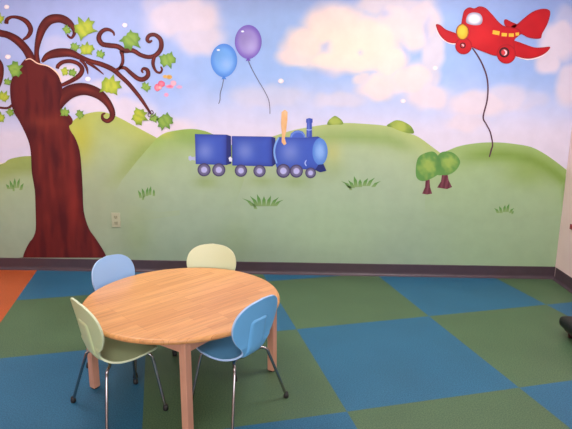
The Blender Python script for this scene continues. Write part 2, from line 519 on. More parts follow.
hill(B_c, fB, 5, zone=[(244, 180), (235, 205), (160, 212), (112, 200), (122, 180), (138, 160)])
# last hill meets the right-hand wall
xcorner = [(567.5, 173), (562, 200), (559, 230)]
def hillD():
    f = crestline(D_c)
    P = [tuple(p[:2]) for p in catmull([q for q in D_c if q[0] < 560]+[(566.3, 170)], 4)]
    P += [(565, 180), (561.5, 215), (480, 222), (425, 212)]
    return painted('hill', P, lambda x, y: fD(x, y, np.maximum(y-f(x), 0)), 4, None, 0.035)
hillD()

# bushes on the far hill
def bush_fn(cx, cy, r):
    def g(x, y):
        c = mixc((168, 182, 84), (112, 140, 60), sm(.3, 1.0, ell(x, y, cx, cy, r, r*.7)+.25*wob(x*3, y*3)))
        return c
    return g
painted('bush', [(327.5, 124.8), (328.5, 120.5), (332, 117.5), (335, 115.8), (338.5, 117.5), (342, 120.5), (343, 124.2), (336, 124.6)], bush_fn(335, 121, 9), 5, None, 0.012, 3)
painted('bush', [(386.5, 125.8), (391, 122.5), (396, 120.2), (402, 121), (408, 124), (412, 127.5), (414, 133), (409, 133.4), (400, 131), (392, 127.5)], bush_fn(400, 126, 14), 5, None, 0.012, 3)

# two little round trees
def little_tree(crown, cc, trunk):
    t = bpy.data.objects.new('small_tree', None); COL.objects.link(t); t.parent = mural
    painted('trunk', trunk, lambda x, y: mixc((92, 40, 52), (130, 72, 84), .5+.5*np.sin(x*1.4+y*.3)), 6, t, 0.012)
    painted('crown', crown, lambda x, y: mixc(mixc((152, 178, 86), (96, 146, 74), sm(.2, 1., ell(x, y, cc[0], cc[1], cc[2], cc[3])+.35*wob(x*5, y*5))), (84, 132, 70), gauss(x, y, 438, 160, 3, 8)*.7), 7+cc[4], t, 0.012, 4)
little_tree([(437, 174), (436, 162), (440, 153), (449, 151.5), (456, 155), (460, 162), (456, 170), (449, 174.5), (442, 175)], (449, 163, 11, 11, 0),
            [(442, 172), (447, 172), (448.5, 180), (452, 187), (447, 189), (437, 187.5), (441, 181)])
little_tree([(416, 176), (416, 165), (418.5, 157), (425, 153), (433, 151.5), (438, 156), (441, 164), (440, 172), (434, 177), (426, 180.5), (420, 180.5)], (428, 166, 12, 14, 1),
            [(425.5, 179), (429.5, 179), (430, 187), (432, 193.5), (427, 194.5), (422, 193.5), (425, 187)])

# grass tufts
def tuft(blades):
    V = []; Fs = []; Cc = []
    for bx, by, tx, ty, w in blades:
        mx_, my_ = (bx+tx)/2+(tx-bx)*-.12, (by+ty)/2-1
        k = len(V)
        V += [wp(bx-w/2, by), wp(bx+w/2, by), wp(mx_+w*.4, my_), wp(tx, ty), wp(mx_-w*.4, my_)]
        Fs += [(k, k+1, k+2, k+4), (k+4, k+2, k+3)]
        Cc += [(142, 168, 110), (142, 168, 110), (96, 146, 70), (86, 138, 62), (96, 146, 70)]
    return mesh_paint('grass_tuft', V, Fs, Cc, 7, None)
tuft([(141, 198, 138, 190, 3), (144, 197, 142, 188, 3), (147, 196, 148, 187, 3), (150, 195, 151, 186, 3), (154, 196, 154, 189, 2.5), (143, 200, 145, 194, 2)])
tuft([(9, 189, 6, 184, 3), (12, 189, 10, 180, 3), (15, 188, 15, 178, 3), (18, 188, 20, 178, 3), (21, 190, 24, 183, 3), (14, 191, 13, 184, 2)])
tuft([(253, 206, 242, 198, 4), (257, 206, 250, 196, 4), (260, 206, 257, 194, 4), (264, 206, 264, 196, 4), (268, 206, 271, 195.5, 4), (272, 206, 279, 197, 4), (275, 206, 284, 199.5, 4), (256, 209, 251, 202, 3)])
tuft([(350, 188, 341, 181, 4), (353, 188, 348, 180, 4), (356, 187, 354, 176, 4), (360, 187, 360, 179, 4), (364, 186, 368, 178, 4), (368, 186, 375, 177.5, 4), (373, 187, 381, 181, 4), (351, 190, 346, 185, 3)])
tuft([(498, 213, 494, 208, 3), (501, 213, 499, 206, 3), (504, 212, 505, 205, 3), (507, 212, 509, 203.5, 3), (510, 213, 514, 208, 3), (512, 214, 514, 211, 2)])

# ---- the curly tree
tree = bpy.data.objects.new('curly_tree', None); COL.objects.link(tree); tree.parent = mural
TD, TL = (64, 16, 22), (122, 42, 32)
trunk_out = [(24, 257.5), (23.4, 257), (24, 254), (27, 247), (30.5, 241), (33, 238), (36, 229), (35.7, 207), (35, 190), (32, 172), (31, 152), (28, 139), (20, 122), (14.5, 113), (11.5, 103), (10.3, 88), (12.5, 78), (18.5, 68.5), (25, 59.5),
             (31, 58), (40, 63), (49, 66), (56, 71), (60, 78), (62.5, 87), (62, 95), (60, 104), (61.5, 112), (69, 114.5), (73, 120), (72, 124), (69.5, 126), (71, 131), (75.5, 138),
             (80, 151), (82, 172), (83, 190), (84, 211), (89, 228), (95, 237), (101, 246), (105, 253), (106.6, 257), (106, 257.5)]
def trunk_fn(x, y):
    c = np.tile(np.array((98, 28, 28), float), (len(x), 1))
    s = 1.5*wob(x*2.6, y*.35, 1.3)+.7*wob(x*5+9, y*.9, 1.1)+.5*wob(y*1.4, x*2.0)
    c = mixc(c, (70, 15, 24), sm(0, 1.2, s)*.7)
    c = mixc(c, (150, 56, 42), sm(0, 1.6, -s)*.35*sm(95, 130, y))
    c = mixc(c, (160, 54, 42), gauss(x, y, 74+(y-200)*.03, 200, 5, 34)*.55)
    c = mixc(c, (160, 74, 46), gauss(x, y, 45, 122, 30, 7)*.3)
    ledge = np.interp(y, [58, 78, 100, 120, 140, 172, 229, 257], [24, 12, 11, 20, 29, 32, 36, 23])
    redge = np.interp(y, [60, 80, 110, 125, 140, 172, 211, 237, 257], [38, 60, 61, 72, 76, 82, 84, 95, 107])
    c = mixc(c, (70, 14, 24), np.maximum(np.exp(-np.abs(x-ledge)/3), np.exp(-np.abs(redge-x)/3))*.7)
    return c
painted('trunk', trunk_out, trunk_fn, 9, tree, 0.014, 3)
stroke('branch', [(-14, 28, 7), (0, 33, 7), (8, 35, 7), (17, 40, 8), (25, 48, 8), (30, 56, 8.5), (33, 64, 8)], TD, TL, 6, tree)
stroke('branch', [(23, 40, 2), (28.5, 36, 4), (31, 29.5, 5), (27, 22, 5), (20, 18, 3.8), (12.5, 17, 3), (7.5, 19.5, 4), (6.5, 24, 4.5)], TD, TL, 7, tree)
stroke('branch', [(38, 64, 6), (36.8, 54, 4.8), (37.5, 46, 5.5), (39.8, 36, 7.5), (43.5, 27, 9), (50, 20, 9.5), (60, 18.5, 8.5), (68, 22, 7.5), (73.5, 28, 5), (74.5, 33.5, 3.5), (71.7, 37.8, 2.6), (68.3, 36, 2), (68, 34, 1.2)], TD, TL, 7, tree)
stroke('branch', [(42, 62, 3), (48, 56, 7), (58, 53, 9), (70, 53, 8), (80, 57, 5.5), (90, 61, 4.5), (102, 64.5, 5), (113, 69.5, 5), (120.5, 76, 4.5), (129, 84, 4.2), (139, 96, 3.8), (146, 106, 3), (151, 114, 2)], TD, TL, 7, tree)
stroke('branch', [(113, 71, 3), (119.4, 68.4, 3.2), (122.6, 63, 3.2), (122.8, 57, 3.2), (121.6, 50.5, 5)], TD, TL, 8, tree)
stroke('branch', [(114.5, 36, 1.2), (113.6, 32.5, 2.4), (109.5, 29.8, 3.2), (105, 29.8, 4), (100.8, 33, 4.4), (99, 38.5, 5), (102.5, 44, 5), (110, 45.5, 5), (118, 46.6, 5), (124.7, 50.5, 5), (133, 50.5, 4.6), (141, 55, 4.2), (149, 57, 4.2), (156, 55, 4.6), (161, 48.5, 4.8), (160.8, 40, 4.6), (155.3, 35, 4), (149.5, 35.6, 4), (147.4, 39.6, 3.8), (149.5, 42, 3), (152.4, 40.4, 1.6)], TD, TL, 8, tree)
stroke('branch', [(155, 56, 3), (153.3, 61, 3.8), (153.6, 66, 3.2), (156.5, 71.5, 2.4), (160.4, 72.6, 2.4), (162.2, 69.5, 2), (160.8, 66.5, 1.6)], TD, TL, 9, tree)
stroke('branch', [(119, 68, 3), (125, 68, 3.6), (131, 73, 4.2), (138, 78.5, 4.6), (143.6, 79.2, 4.8), (148, 75.6, 4.6), (147.5, 70.2, 4), (143.7, 68.6, 3), (142, 71, 2.2), (143.5, 73, 1.4)], TD, TL, 8, tree)
stroke('branch', [(60, 86, 3), (66, 83.5, 4), (73, 80, 4.4), (80, 75, 5), (82.4, 69, 4.6), (78.5, 63.8, 4), (71, 61.2, 4), (63.5, 62, 4), (58.5, 65.5, 4), (57.5, 68.8, 3.6)], TD, TL, 8, tree)
stroke('branch', [(80, 60, 2), (84, 63, 3), (87, 68.5, 2.6), (88.2, 74.5, .8)], TD, TL, 8, tree)
stroke('branch', [(86, 62, 2), (91, 64.5, 3), (98, 69.5, 2.2), (104, 74.5, .8)], TD, TL, 8, tree)
stroke('branch', [(54, 108, 14), (61, 99, 14), (71, 91.5, 13.5), (84, 89, 12), (97, 93, 10.5), (106, 100.5, 8), (111.8, 110, 6.2), (112.3, 117, 5.4), (108, 121, 4.4), (103.2, 119, 3.4), (102.6, 114.8, 2.4), (105.6, 113.2, 1.6)], TD, TL, 8, tree)
stroke('branch', [(-8, 56, 6), (0, 64, 6), (1.5, 74, 5), (-1, 84, 5), (-6, 92, 5)], TD, TL, 7, tree)
stroke('branch', [(-6, 107, 2), (0, 107.6, 2.2), (7.5, 108, 2.2), (13, 105, 3)], TD, TL, 7, tree)
stroke('pale_outline', [(25.5, 60, .8), (31, 59, 1.1), (38, 63.4, 1.1), (48, 66, 1.1), (55, 70.5, 1.3), (59.5, 76, 1.2), (61.5, 82, .8)], (240, 196, 172), (250, 214, 190), 12, tree)

IVY = [(0, -1.3), (.16, -.9), (.3, -.56), (.56, -.66), (.9, -.8), (.84, -.42), (1.08, -.12), (.8, .1), (.76, .44), (.9, .76), (.5, .68), (.24, .74), (.02, .62), (-.24, .74), (-.52, .68), (-.82, .8), (-.74, .4), (-.78, .08), (-1.04, -.16), (-.84, -.44), (-.82, -.8), (-.5, -.66), (-.3, -.62), (-.16, -.94)]
def leaf(cx, cy, r, rot, yel, lay=13):
    ca, sa = math.cos(rot), math.sin(rot); s = [random.uniform(.82, 1.04) for _ in IVY]
    P = [(cx+r*k*(a*ca-b*sa), cy+r*k*(a*sa+b*ca)) for (a, b), k in zip(IVY, s)]
    c0 = np.array((186, 192, 66) if yel else (142, 172, 74), float); c1 = np.array((122, 152, 52) if yel else (92, 134, 56), float)
    vx, vy = -sa, ca
    def fn(x, y):
        d = ell(x, y, cx, cy, r, r); vein = np.abs((x-cx)*vy-(y-cy)*vx)
        c = mixc(c0, c1, sm(.35, 1.0, d+.15*wob(x*4, y*4))); return mixc(c, c1, np.exp(-(vein/(r*.1))**2)*.5)
    return painted('leaf', P, fn, lay, tree, max(.008, r*.0016))
for a in [(-1, 19, 6, .3, 1), (15, 69.5, 8.5, 1.2, 0), (8, 82, 4, .2, 0), (4, 97, 6, .5, 1), (0, 118, 6, .1, 1), (10.5, 112.5, 4.5, .9, 0),
          (85, 28.5, 11.5, -.5, 1), (67, 30, 4.6, 1, 0), (75, 47, 4.8, .4, 0), (87, 49.5, 7.5, .1, 1), (100.5, 54.3, 4.8, .3, 0),
          (65, 71.5, 4.4, 1.2, 1), (73, 73, 4.4, .3, 0), (110.8, 86, 11, .25, 1), (65, 112.5, 5, .1, 0), (80, 114.5, 5, .8, 0),
          (131, 39.5, 10.5, 2.3, 0), (168, 59.5, 9, 2.8, 0), (146, 87, 5, .6, 0), (139, 116, 8.8, 2.0, 1), (154, 118, 5, .4, 0), (165, 121, 9, 2.6, 0)]:
    leaf(*a)
stroke('vine_tendril', [(148, 111, .8), (151, 114, .9), (153.5, 113, .9), (152, 110.5, .8), (149, 113, .8), (148.5, 116, .8), (152, 117, .8), (155, 115, .8)], (70, 50, 70), (90, 66, 84), 14, tree)

# pink blossoms and white petals
def blob(name, cx, cy, rx, ry, c0, c1, lay=7, parent=None, n=14, jit=.08, label=None):
    P = [(cx+rx*random.uniform(1-jit, 1+jit)*math.cos(2*math.pi*k/n), cy+ry*random.uniform(1-jit, 1+jit)*math.sin(2*math.pi*k/n)) for k in range(n)]
    return painted(name, P, lambda x, y: mixc(c0, c1, sm(.2, 1, ell(x, y, cx, cy, rx, ry))), lay, parent, max(.006, min(rx, ry)*.003), 2, label)
def blossom(petals, label=None):
    t = bpy.data.objects.new('blossom', None); COL.objects.link(t); t.parent = mural
    if label: t['label'] = label
    for a in petals: blob('petal', *a, parent=t)
blossom([(157.5, 87.5, 3.2, 3.6, (250, 150, 160), (226, 98, 124), 7), (161.5, 84, 3.6, 3.2, (236, 130, 150), (214, 92, 124), 8), (160, 87.6, 2, 1.8, (252, 196, 186), (244, 140, 150), 9)])
blossom([(170, 86.5, 4, 1.9, (240, 110, 140), (232, 158, 182), 7), (173.6, 83.2, 3, 2.6, (244, 176, 180), (226, 170, 196), 8), (179.5, 87, 3.2, 1.8, (222, 160, 196), (206, 176, 214), 7)], 'paler pink blossom')
blossom([(166.5, 94.8, 2.4, 2.2, (238, 150, 180), (210, 170, 210), 7)])
blossom([(165.2, 76.5, 2.4, 1.7, (220, 170, 90), (214, 180, 130), 7), (169.3, 77, 3, 2.2, (200, 140, 50), (216, 180, 120), 8)], 'yellow blossom')
for cx, cy, r in ((7, 7, 2.6), (125, 25.2, 2.6), (8.2, 56.8, 2.8), (88, 79, 2.8), (281, 81, 2.8), (435, 68, 2.6), (403, 101, 2.6), (101, 30, .1)):
    if r > 1: blob('white_petal', cx, cy, r, r*.82, (255, 244, 240), (240, 220, 226), 7)

# ---- balloons
def balloon(cx, cy, rx, ry, base, rim, string):
    t = bpy.data.objects.new('balloon', None); COL.objects.link(t); t.parent = mural
    P = []
    for k in range(30):
        a = 2*math.pi*k/30; sy = math.sin(a)
        P.append((cx+rx*math.cos(a)*(1-.10*max(0, sy)**2), cy+ry*sy))
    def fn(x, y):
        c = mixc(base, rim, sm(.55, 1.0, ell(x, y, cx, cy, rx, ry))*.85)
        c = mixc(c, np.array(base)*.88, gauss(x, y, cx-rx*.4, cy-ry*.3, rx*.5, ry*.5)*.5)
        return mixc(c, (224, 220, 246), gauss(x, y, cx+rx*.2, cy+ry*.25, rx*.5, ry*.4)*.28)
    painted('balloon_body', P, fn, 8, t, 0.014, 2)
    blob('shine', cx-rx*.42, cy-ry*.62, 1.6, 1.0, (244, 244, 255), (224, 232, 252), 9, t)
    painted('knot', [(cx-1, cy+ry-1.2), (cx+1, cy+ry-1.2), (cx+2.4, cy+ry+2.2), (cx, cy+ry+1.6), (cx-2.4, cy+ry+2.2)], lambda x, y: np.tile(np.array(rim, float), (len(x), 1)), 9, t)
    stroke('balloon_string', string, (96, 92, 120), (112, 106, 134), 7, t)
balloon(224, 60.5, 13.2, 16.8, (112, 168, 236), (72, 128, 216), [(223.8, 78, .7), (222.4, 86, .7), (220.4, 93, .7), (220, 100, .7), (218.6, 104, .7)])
balloon(248.3, 42, 13.4, 17, (156, 140, 206), (112, 86, 184), [(248, 60, .7), (252, 69, .7), (258, 80, .7), (264, 90, .7), (268.4, 99, .7), (269.8, 107, .7), (270, 114, .7)])

# ---- blue train
train = bpy.data.objects.new('toy_train', None); COL.objects.link(train); train.parent = mural
BL, BD = (62, 88, 186), (40, 48, 128)
def shade(base, dark, hx, hy, hr, box):
    x0, y0, x1, y1 = box
    def fn(x, y):
        e = np.minimum(np.minimum(x-x0, x1-x), np.minimum(y-y0, y1-y))
        c = mixc(base, dark, np.exp(-np.maximum(e, 0)/2.2)*.7)
        return mixc(c, (138, 152, 214), gauss(x, y, hx, hy, hr, hr*1.1)*.65)
    return fn
def wheel(parent, cx, cy, r):
    w = bpy.data.objects.new('wheel', None); COL.objects.link(w); w.parent = parent
    n = 20
    ring = lambda r_: [(cx+r_*math.cos(2*math.pi*k/n), cy+r_*math.sin(2*math.pi*k/n)) for k in range(n)]
    return [(n_, ring(r_), c0, lay) for n_, r_, c0, lay in (('tyre', r, (74, 66, 104), 10), ('rim', r*.8, (124, 118, 158), 11), ('hub', r*.5, (180, 178, 226), 12))]
def flat(c): return lambda x, y: np.tile(np.array(c, float), (len(x), 1))
def wheel_part(parent, cx, cy, r):
    """tyre, rim and hub painted as one shape"""
    def fn(x, y):
        d = ell(x, y, cx, cy, 1, 1)
        c = mixc((184, 182, 230), (110, 104, 142), sm(r*.42, r*.52, d)); return mixc(c, (70, 62, 98), sm(r*.72, r*.9, d))
    n = 24
    painted('wheel', [(cx+r*math.cos(2*math.pi*k/n), cy+r*math.sin(2*math.pi*k/n)) for k in range(n)], fn, 11, parent, .006)
painted('wagon_body', [(195, 134), (226.6, 134.6), (226.6, 165), (195.8, 164)], shade(BL, BD, 205, 151, 8, (195, 134, 226.6, 165)), 9, train, .012)
painted('wagon_side', [(226.6, 134.6), (231, 136), (231.4, 163.5), (226.6, 165)], flat((40, 46, 116)), 9, train)
painted('coupling', [(188.6, 156.4), (191, 155.6), (192, 157.2), (195.4, 156.4), (195.4, 160.6), (192, 159.8), (190.4, 160.8), (188.6, 159.4)], flat((176, 184, 216)), 8, train)
painted('coupling', [(228.6, 158), (230.4, 156.4), (232.4, 158.6), (232, 161.6), (229.6, 161.4)], flat((226, 226, 240)), 10, train)
painted('wagon_body', [(231.8, 136), (271.6, 136.6), (272.4, 166.4), (232.4, 165.4)], shade(BL, BD, 245, 151, 8, (231.8, 136, 272, 166)), 9, train, .012)
painted('wagon_side', [(271.6, 136.6), (275.4, 137.6), (275.4, 164), (272.4, 166.4)], flat((40, 46, 116)), 9, train)
boiler = [(278.6, 137), (290, 137.2), (304, 137.4), (318, 136.4), (324, 140), (325, 152), (320, 163), (316, 170), (300, 169), (277, 168.5), (275, 162), (273.6, 152), (275.2, 143)]
painted('engine_body', boiler, shade((64, 92, 190), BD, 290, 152, 9, (273.6, 136.5, 326, 170)), 9, train, .012)
painted('dome', [(289.6, 137.6), (291, 133.4), (295, 130.6), (299, 130.2), (303, 131.6), (305.2, 135), (305.6, 137.6)], lambda x, y: mixc((70, 98, 196), (120, 156, 222), gauss(ell(x, y, 298, 137.6, 8, 7), 0*x, .86, 0, .1, 1)*.9), 10, train, .006)
painted('chimney', [(306.4, 137), (306.8, 123), (306, 122.4), (306.2, 118.8), (309.4, 118), (312.6, 118.8), (312.6, 122.4), (311.8, 123), (312, 137)], lambda x, y: mixc((56, 76, 172), (104, 124, 208), gauss(x, y, 308.6, 128, 1.3, 12)*.8), 10, train, .006)
stroke('chimney_band', [(306.4, 129.4, 1), (309, 130, 1), (312, 129.6, 1)], (150, 170, 226), (160, 180, 232), 11, train, n=2)
stroke('cab_stripe', [(279, 137.4, 1.6), (276, 143, 2), (274.4, 150, 2), (275, 157, 2), (277, 163.4, 1.4)], (110, 152, 222), (140, 178, 234), 10, train)
blob('smokebox_front', 320, 151.5, 7.6, 13.4, (140, 178, 236), (84, 130, 212), 10, train, 20, .01)
painted('cow_catcher', [(315, 170), (318.4, 164.6), (323.6, 164), (326.4, 170.8), (320, 172.2)], flat((34, 44, 112)), 11, train)
stroke('side_bracket', [(306.4, 160, 1), (305, 163, 1.2), (306.4, 166, 1.2)], (150, 170, 226), (170, 190, 236), 10, train, n=3)
for cx, cy, r in ((204.2, 169.7, 6.6), (218.9, 169.8, 6.6), (241, 170.6, 6.2), (259.6, 170.9, 6.2), (283.4, 170.8, 7), (296.4, 171, 6.6), (310.6, 172.8, 5.4)):
    wheel_part(train, cx, cy, r)
painted('peach_patch', [(281.6, 112), (285, 109.6), (287.6, 112), (287.4, 120), (286, 132), (284.8, 138), (286.4, 143.6), (284, 145.4), (281.6, 142), (282, 134), (281, 124)],
        lambda x, y: mixc((238, 196, 150), (226, 170, 110), .5+.5*wob(x*6, y*3)), 12, None, .01, label='peach painted patch above the engine')

# ---- red aeroplane
plane = bpy.data.objects.new('red_aeroplane', None); COL.objects.link(plane); plane.parent = mural
RD, RR = (150, 16, 30), (214, 26, 34)
def red_fn(x, y): return mixc(mixc((196, 20, 32), (172, 14, 28), .5+.5*wob(x*1.3, y*1.5)), (226, 44, 46), gauss(x, y, 478, 38, 16, 12)*.5)
def outlined(name, P, fn, lay, parent, smooth=4, rim=RD, grow=.9):
    """dark painted outline and fill together as one shape"""
    Q = [np.array(p, float) for p in P]
    out = []
    n = len(Q)
    for i in range(n):
        a, b, c, d = Q[i-1], Q[i], Q[(i+1) % n], Q[(i+2) % n]
        for k in range(smooth):
            t = k/smooth; out.append(0.5*((2*b)+(-a+c)*t+(2*a-5*b+4*c-d)*t*t+(-a+3*b-3*c+d)*t**3))
    E = np.array(out); E2 = np.roll(E, -1, axis=0)
    def g(x, y):
        P_ = np.stack([x, y], 1)[:, None, :]; A = E[None]; B = E2[None]-A
        t = np.clip(((P_-A)*B).sum(2)/((B**2).sum(2)+1e-9), 0, 1)
        d = np.sqrt((((A+B*t[..., None])-P_)**2).sum(2)).min(1)
        return mixc(rim, fn(x, y), sm(.2, 1.6, d))
    return painted(name, [tuple(p) for p in out], g, lay, parent, .0085)
stroke('plane_string', [(472, 48, 1.4), (477, 55, 1.5), (482, 64, 1.5), (486.4, 76, 1.5), (487.8, 88, 1.5), (486.8, 101, 1.5), (483, 117, 1.5), (486, 124, 1.3), (490, 132, 1.4), (492.4, 144, 1.4), (491, 150, 1.6), (489.2, 157, 1.2)], (78, 44, 62), (96, 60, 80), 8, plane)
painted('wing_edge', [(435.4, 26), (437, 33), (442, 39.5), (449, 43.8), (456, 44.6), (456, 42), (448, 41), (440, 34)], flat((244, 224, 226)), 8, plane, smooth=2)
outlined('wing', [(435.8, 24.6), (440, 25), (446, 29.6), (456, 33.4), (462, 38), (457, 43.2), (448, 42.4), (441.4, 37.4), (437.4, 31)], red_fn, 9, plane)
painted('wing_edge', [(515, 56.5), (527, 60.2), (538, 58.2), (546, 53.6), (550.4, 47.8), (546, 50), (536, 55), (520, 56)], flat((244, 224, 226)), 8, plane, smooth=2)
outlined('wing', [(510, 41), (517, 41.6), (524, 44), (534, 47.4), (542, 47.4), (550, 47), (545.6, 53), (537, 57.2), (527, 58.9), (516, 56.6), (508, 54)], red_fn, 9, plane)
outlined('tail_fin', [(510, 27), (517, 24), (523, 18.8), (532, 12), (541, 9), (548, 9.6), (550, 14), (547, 24.5), (542, 33.5), (539.8, 38.6), (529, 38), (520, 34), (510, 35)], red_fn, 9, plane)
outlined('small_fin', [(503.8, 20.4), (506.4, 19.4), (511, 21.8), (517, 25), (512, 29), (505, 26)], red_fn, 9, plane, 3)
outlined('fuselage', [(457.5, 36), (457, 30), (460.6, 25), (462, 18), (464, 10.8), (469, 7.4), (474, 8.4), (479.4, 6.4), (485.6, 8.2), (492, 14.6), (499, 22.5), (504, 26), (511, 27), (518, 29), (521, 33.6), (515.4, 38.4), (514, 42), (514, 50), (506, 53), (496, 56), (485, 52.6), (474, 48.4), (463, 43)], red_fn, 10, plane)
outlined('wheel_cover', [(463.4+8.4*math.cos(a), 46+8.4*math.sin(a)) for a in np.linspace(0, 6.283, 12, endpoint=False)], red_fn, 11, plane, 2)
outlined('wheel_cover', [(506+9.6*math.cos(a), 54+9.8*math.sin(a)) for a in np.linspace(0, 6.283, 12, endpoint=False)], red_fn, 11, plane, 2)
outlined('nose_cone', [(462.3+6.6*math.cos(a), 32+8.2*math.sin(a)) for a in np.linspace(0, 6.283, 14, endpoint=False)], lambda x, y: mixc((238, 196, 60), (222, 168, 40), sm(.3, 1, ell(x, y, 462, 31, 6, 8))), 12, plane, 2, rim=(120, 16, 28))
painted('windscreen', [(466, 22.6), (466.6, 16.8), (469.6, 13.4), (475, 12.6), (480, 14.2), (482.2, 18.4), (481.6, 23), (478.4, 25.2), (471.6, 25)], lambda x, y: mixc((236, 230, 236), (150, 150, 176), sm(.45, 1., ell(x, y, 474, 19, 9, 7))), 12, plane, .008, 3)
for cx, cy, w, h, a in ((495.8, 32.8, 7, 4, .2), (504, 34.8, 5.4, 3.4, .08), (511, 35.2, 5.2, 3.4, 0), (517, 34.2, 3.6, 3, -.1)):
    ca, sa = math.cos(a), math.sin(a)
    painted('cabin_window', [(cx+p*w/2*ca-q*h/2*sa, cy+p*w/2*sa+q*h/2*ca) for p, q in ((-1, -1), (1, -1), (1, 1), (-1, 1))], flat((226, 178, 58)), 12, plane)
def hub_fn(cx, cy, r):
    return lambda x, y: mixc((206, 60, 66), (48, 12, 24), sm(r*.45, r*.8, ell(x, y, cx, cy, 1, 1)))
for cx, cy, r in ((462.5, 45.5, 3), (504, 52.4, 5.2)):
    painted('wheel_hub', [(cx+r*math.cos(a), cy+r*math.sin(a)) for a in np.linspace(0, 6.283, 16, endpoint=False)], hub_fn(cx, cy, r), 12, plane, .006)
stroke('hub_shine', [(503.4, 49.8, .6), (505.6, 51.4, 1.5), (505.6, 54, 1.5), (503.6, 55.6, .6)], (230, 180, 190), (246, 220, 224), 13, plane, n=3)
stroke('hub_shine', [(461.4, 44.8, .8), (463, 45.2, 1.3), (463, 46.6, .8)], (230, 180, 190), (246, 220, 224), 13, plane, n=3)

# ------------------------------------------------------------------ outlet on the mural wall
ox, oz = wp(116.3, 219.8)
ou = empty('wall_outlet', (ox, D-0.008, oz), 0, 'small beige-green wall outlet painted over, on the mural right of the tree trunk', 'outlet')
box_obj('cover_plate', (-.036, -.001, -.06), (.036, .006, .06), M['outlet'], ou, .002)
for dz in (.025, -.025):
    bm = bmesh.new(); add_box(bm, (-.016, -.0035, dz-.014), (.016, 0, dz+.014), .004)
    s = from_bm('socket', bm, M['slot'], ou)
    bm = bmesh.new(); add_box(bm, (-.008, -.0042, dz-.002), (-.006, -.0033, dz+.007)); add_box(bm, (.006, -.0042, dz-.002), (.008, -.0033, dz+.007)); add_box(bm, (-.002, -.0042, dz-.010), (.002, -.0033, dz-.006))
    from_bm('slots', bm, M['rubber'], s)
ro = empty('wall_plate', (XR-.0005, 3.936, .475), 0, 'small dark red plate low on the pink side wall at the right edge', 'wall plate')
box_obj('plate', (-.008, -.036, -.02), (0, .036, .02), M['red'], ro, .003)
box_obj('rocker', (-.012, -.012, -.012), (-.006, .012, .012), M['red'], ro, .002)

# ------------------------------------------------------------------ round table
TX, TY, TH, TR = -0.595, 2.432, 0.445, 0.480
tb = empty('round_table', (TX, TY, 0), 0, 'low round children\'s table with butcher-block wood top and square pinkish legs', 'table')
bm = bmesh.new()
prof = [(0, TH-.027), (TR-.012, TH-.027), (TR-.004, TH-.023), (TR, TH-.015), (TR, TH-.010), (TR-.003, TH-.003), (TR-.009, TH), (0, TH)]
add_lathe(bm, prof, 96)
o = from_bm('tabletop', bm, M['top'], tb)
for p in o.data.polygons: p.use_smooth = abs(p.normal.z) < .95
la = 0.2359; Rl = .4478
lp = []
for k in range(4):
    a = la+k*math.pi/2; c = (Rl*math.cos(a), Rl*math.sin(a)); lp.append((a, c))
    bm = bmesh.new(); add_box(bm, (-.0185, -.0185, 0.006), (.0185, .0185, TH-.026), .004, 3)
    bmesh.ops.transform(bm, matrix=Matrix.Translation((c[0], c[1], 0)) @ Matrix.Rotation(a+math.pi/4, 4, 'Z'), verts=bm.verts[:])
    lg = from_bm('leg', bm, M['leg'], tb, kind=None)
    bm = bmesh.new(); add_lathe(bm, [(0, 0), (.017, 0), (.018, .003), (.018, .0065), (0, .0065)], 16, (c[0], c[1], 0)); from_bm('foot_pad', bm, M['rubber'], lg)
for k in range(4):
    (a0, c0), (a1, c1) = lp[k], lp[(k+1) % 4]
    m = ((c0[0]+c1[0])/2, (c0[1]+c1[1])/2); ang = math.atan2(c1[1]-c0[1], c1[0]-c0[0]); L = math.dist(c0, c1)
    bm = bmesh.new(); add_box(bm, (-L/2+.017, -.01, TH-.076), (L/2-.017, .01, TH-.026), .002)
    bmesh.ops.transform(bm, matrix=Matrix.Translation((m[0], m[1], 0)) @ Matrix.Rotation(ang, 4, 'Z'), verts=bm.verts[:])
    from_bm('apron', bm, M['leg'], tb)

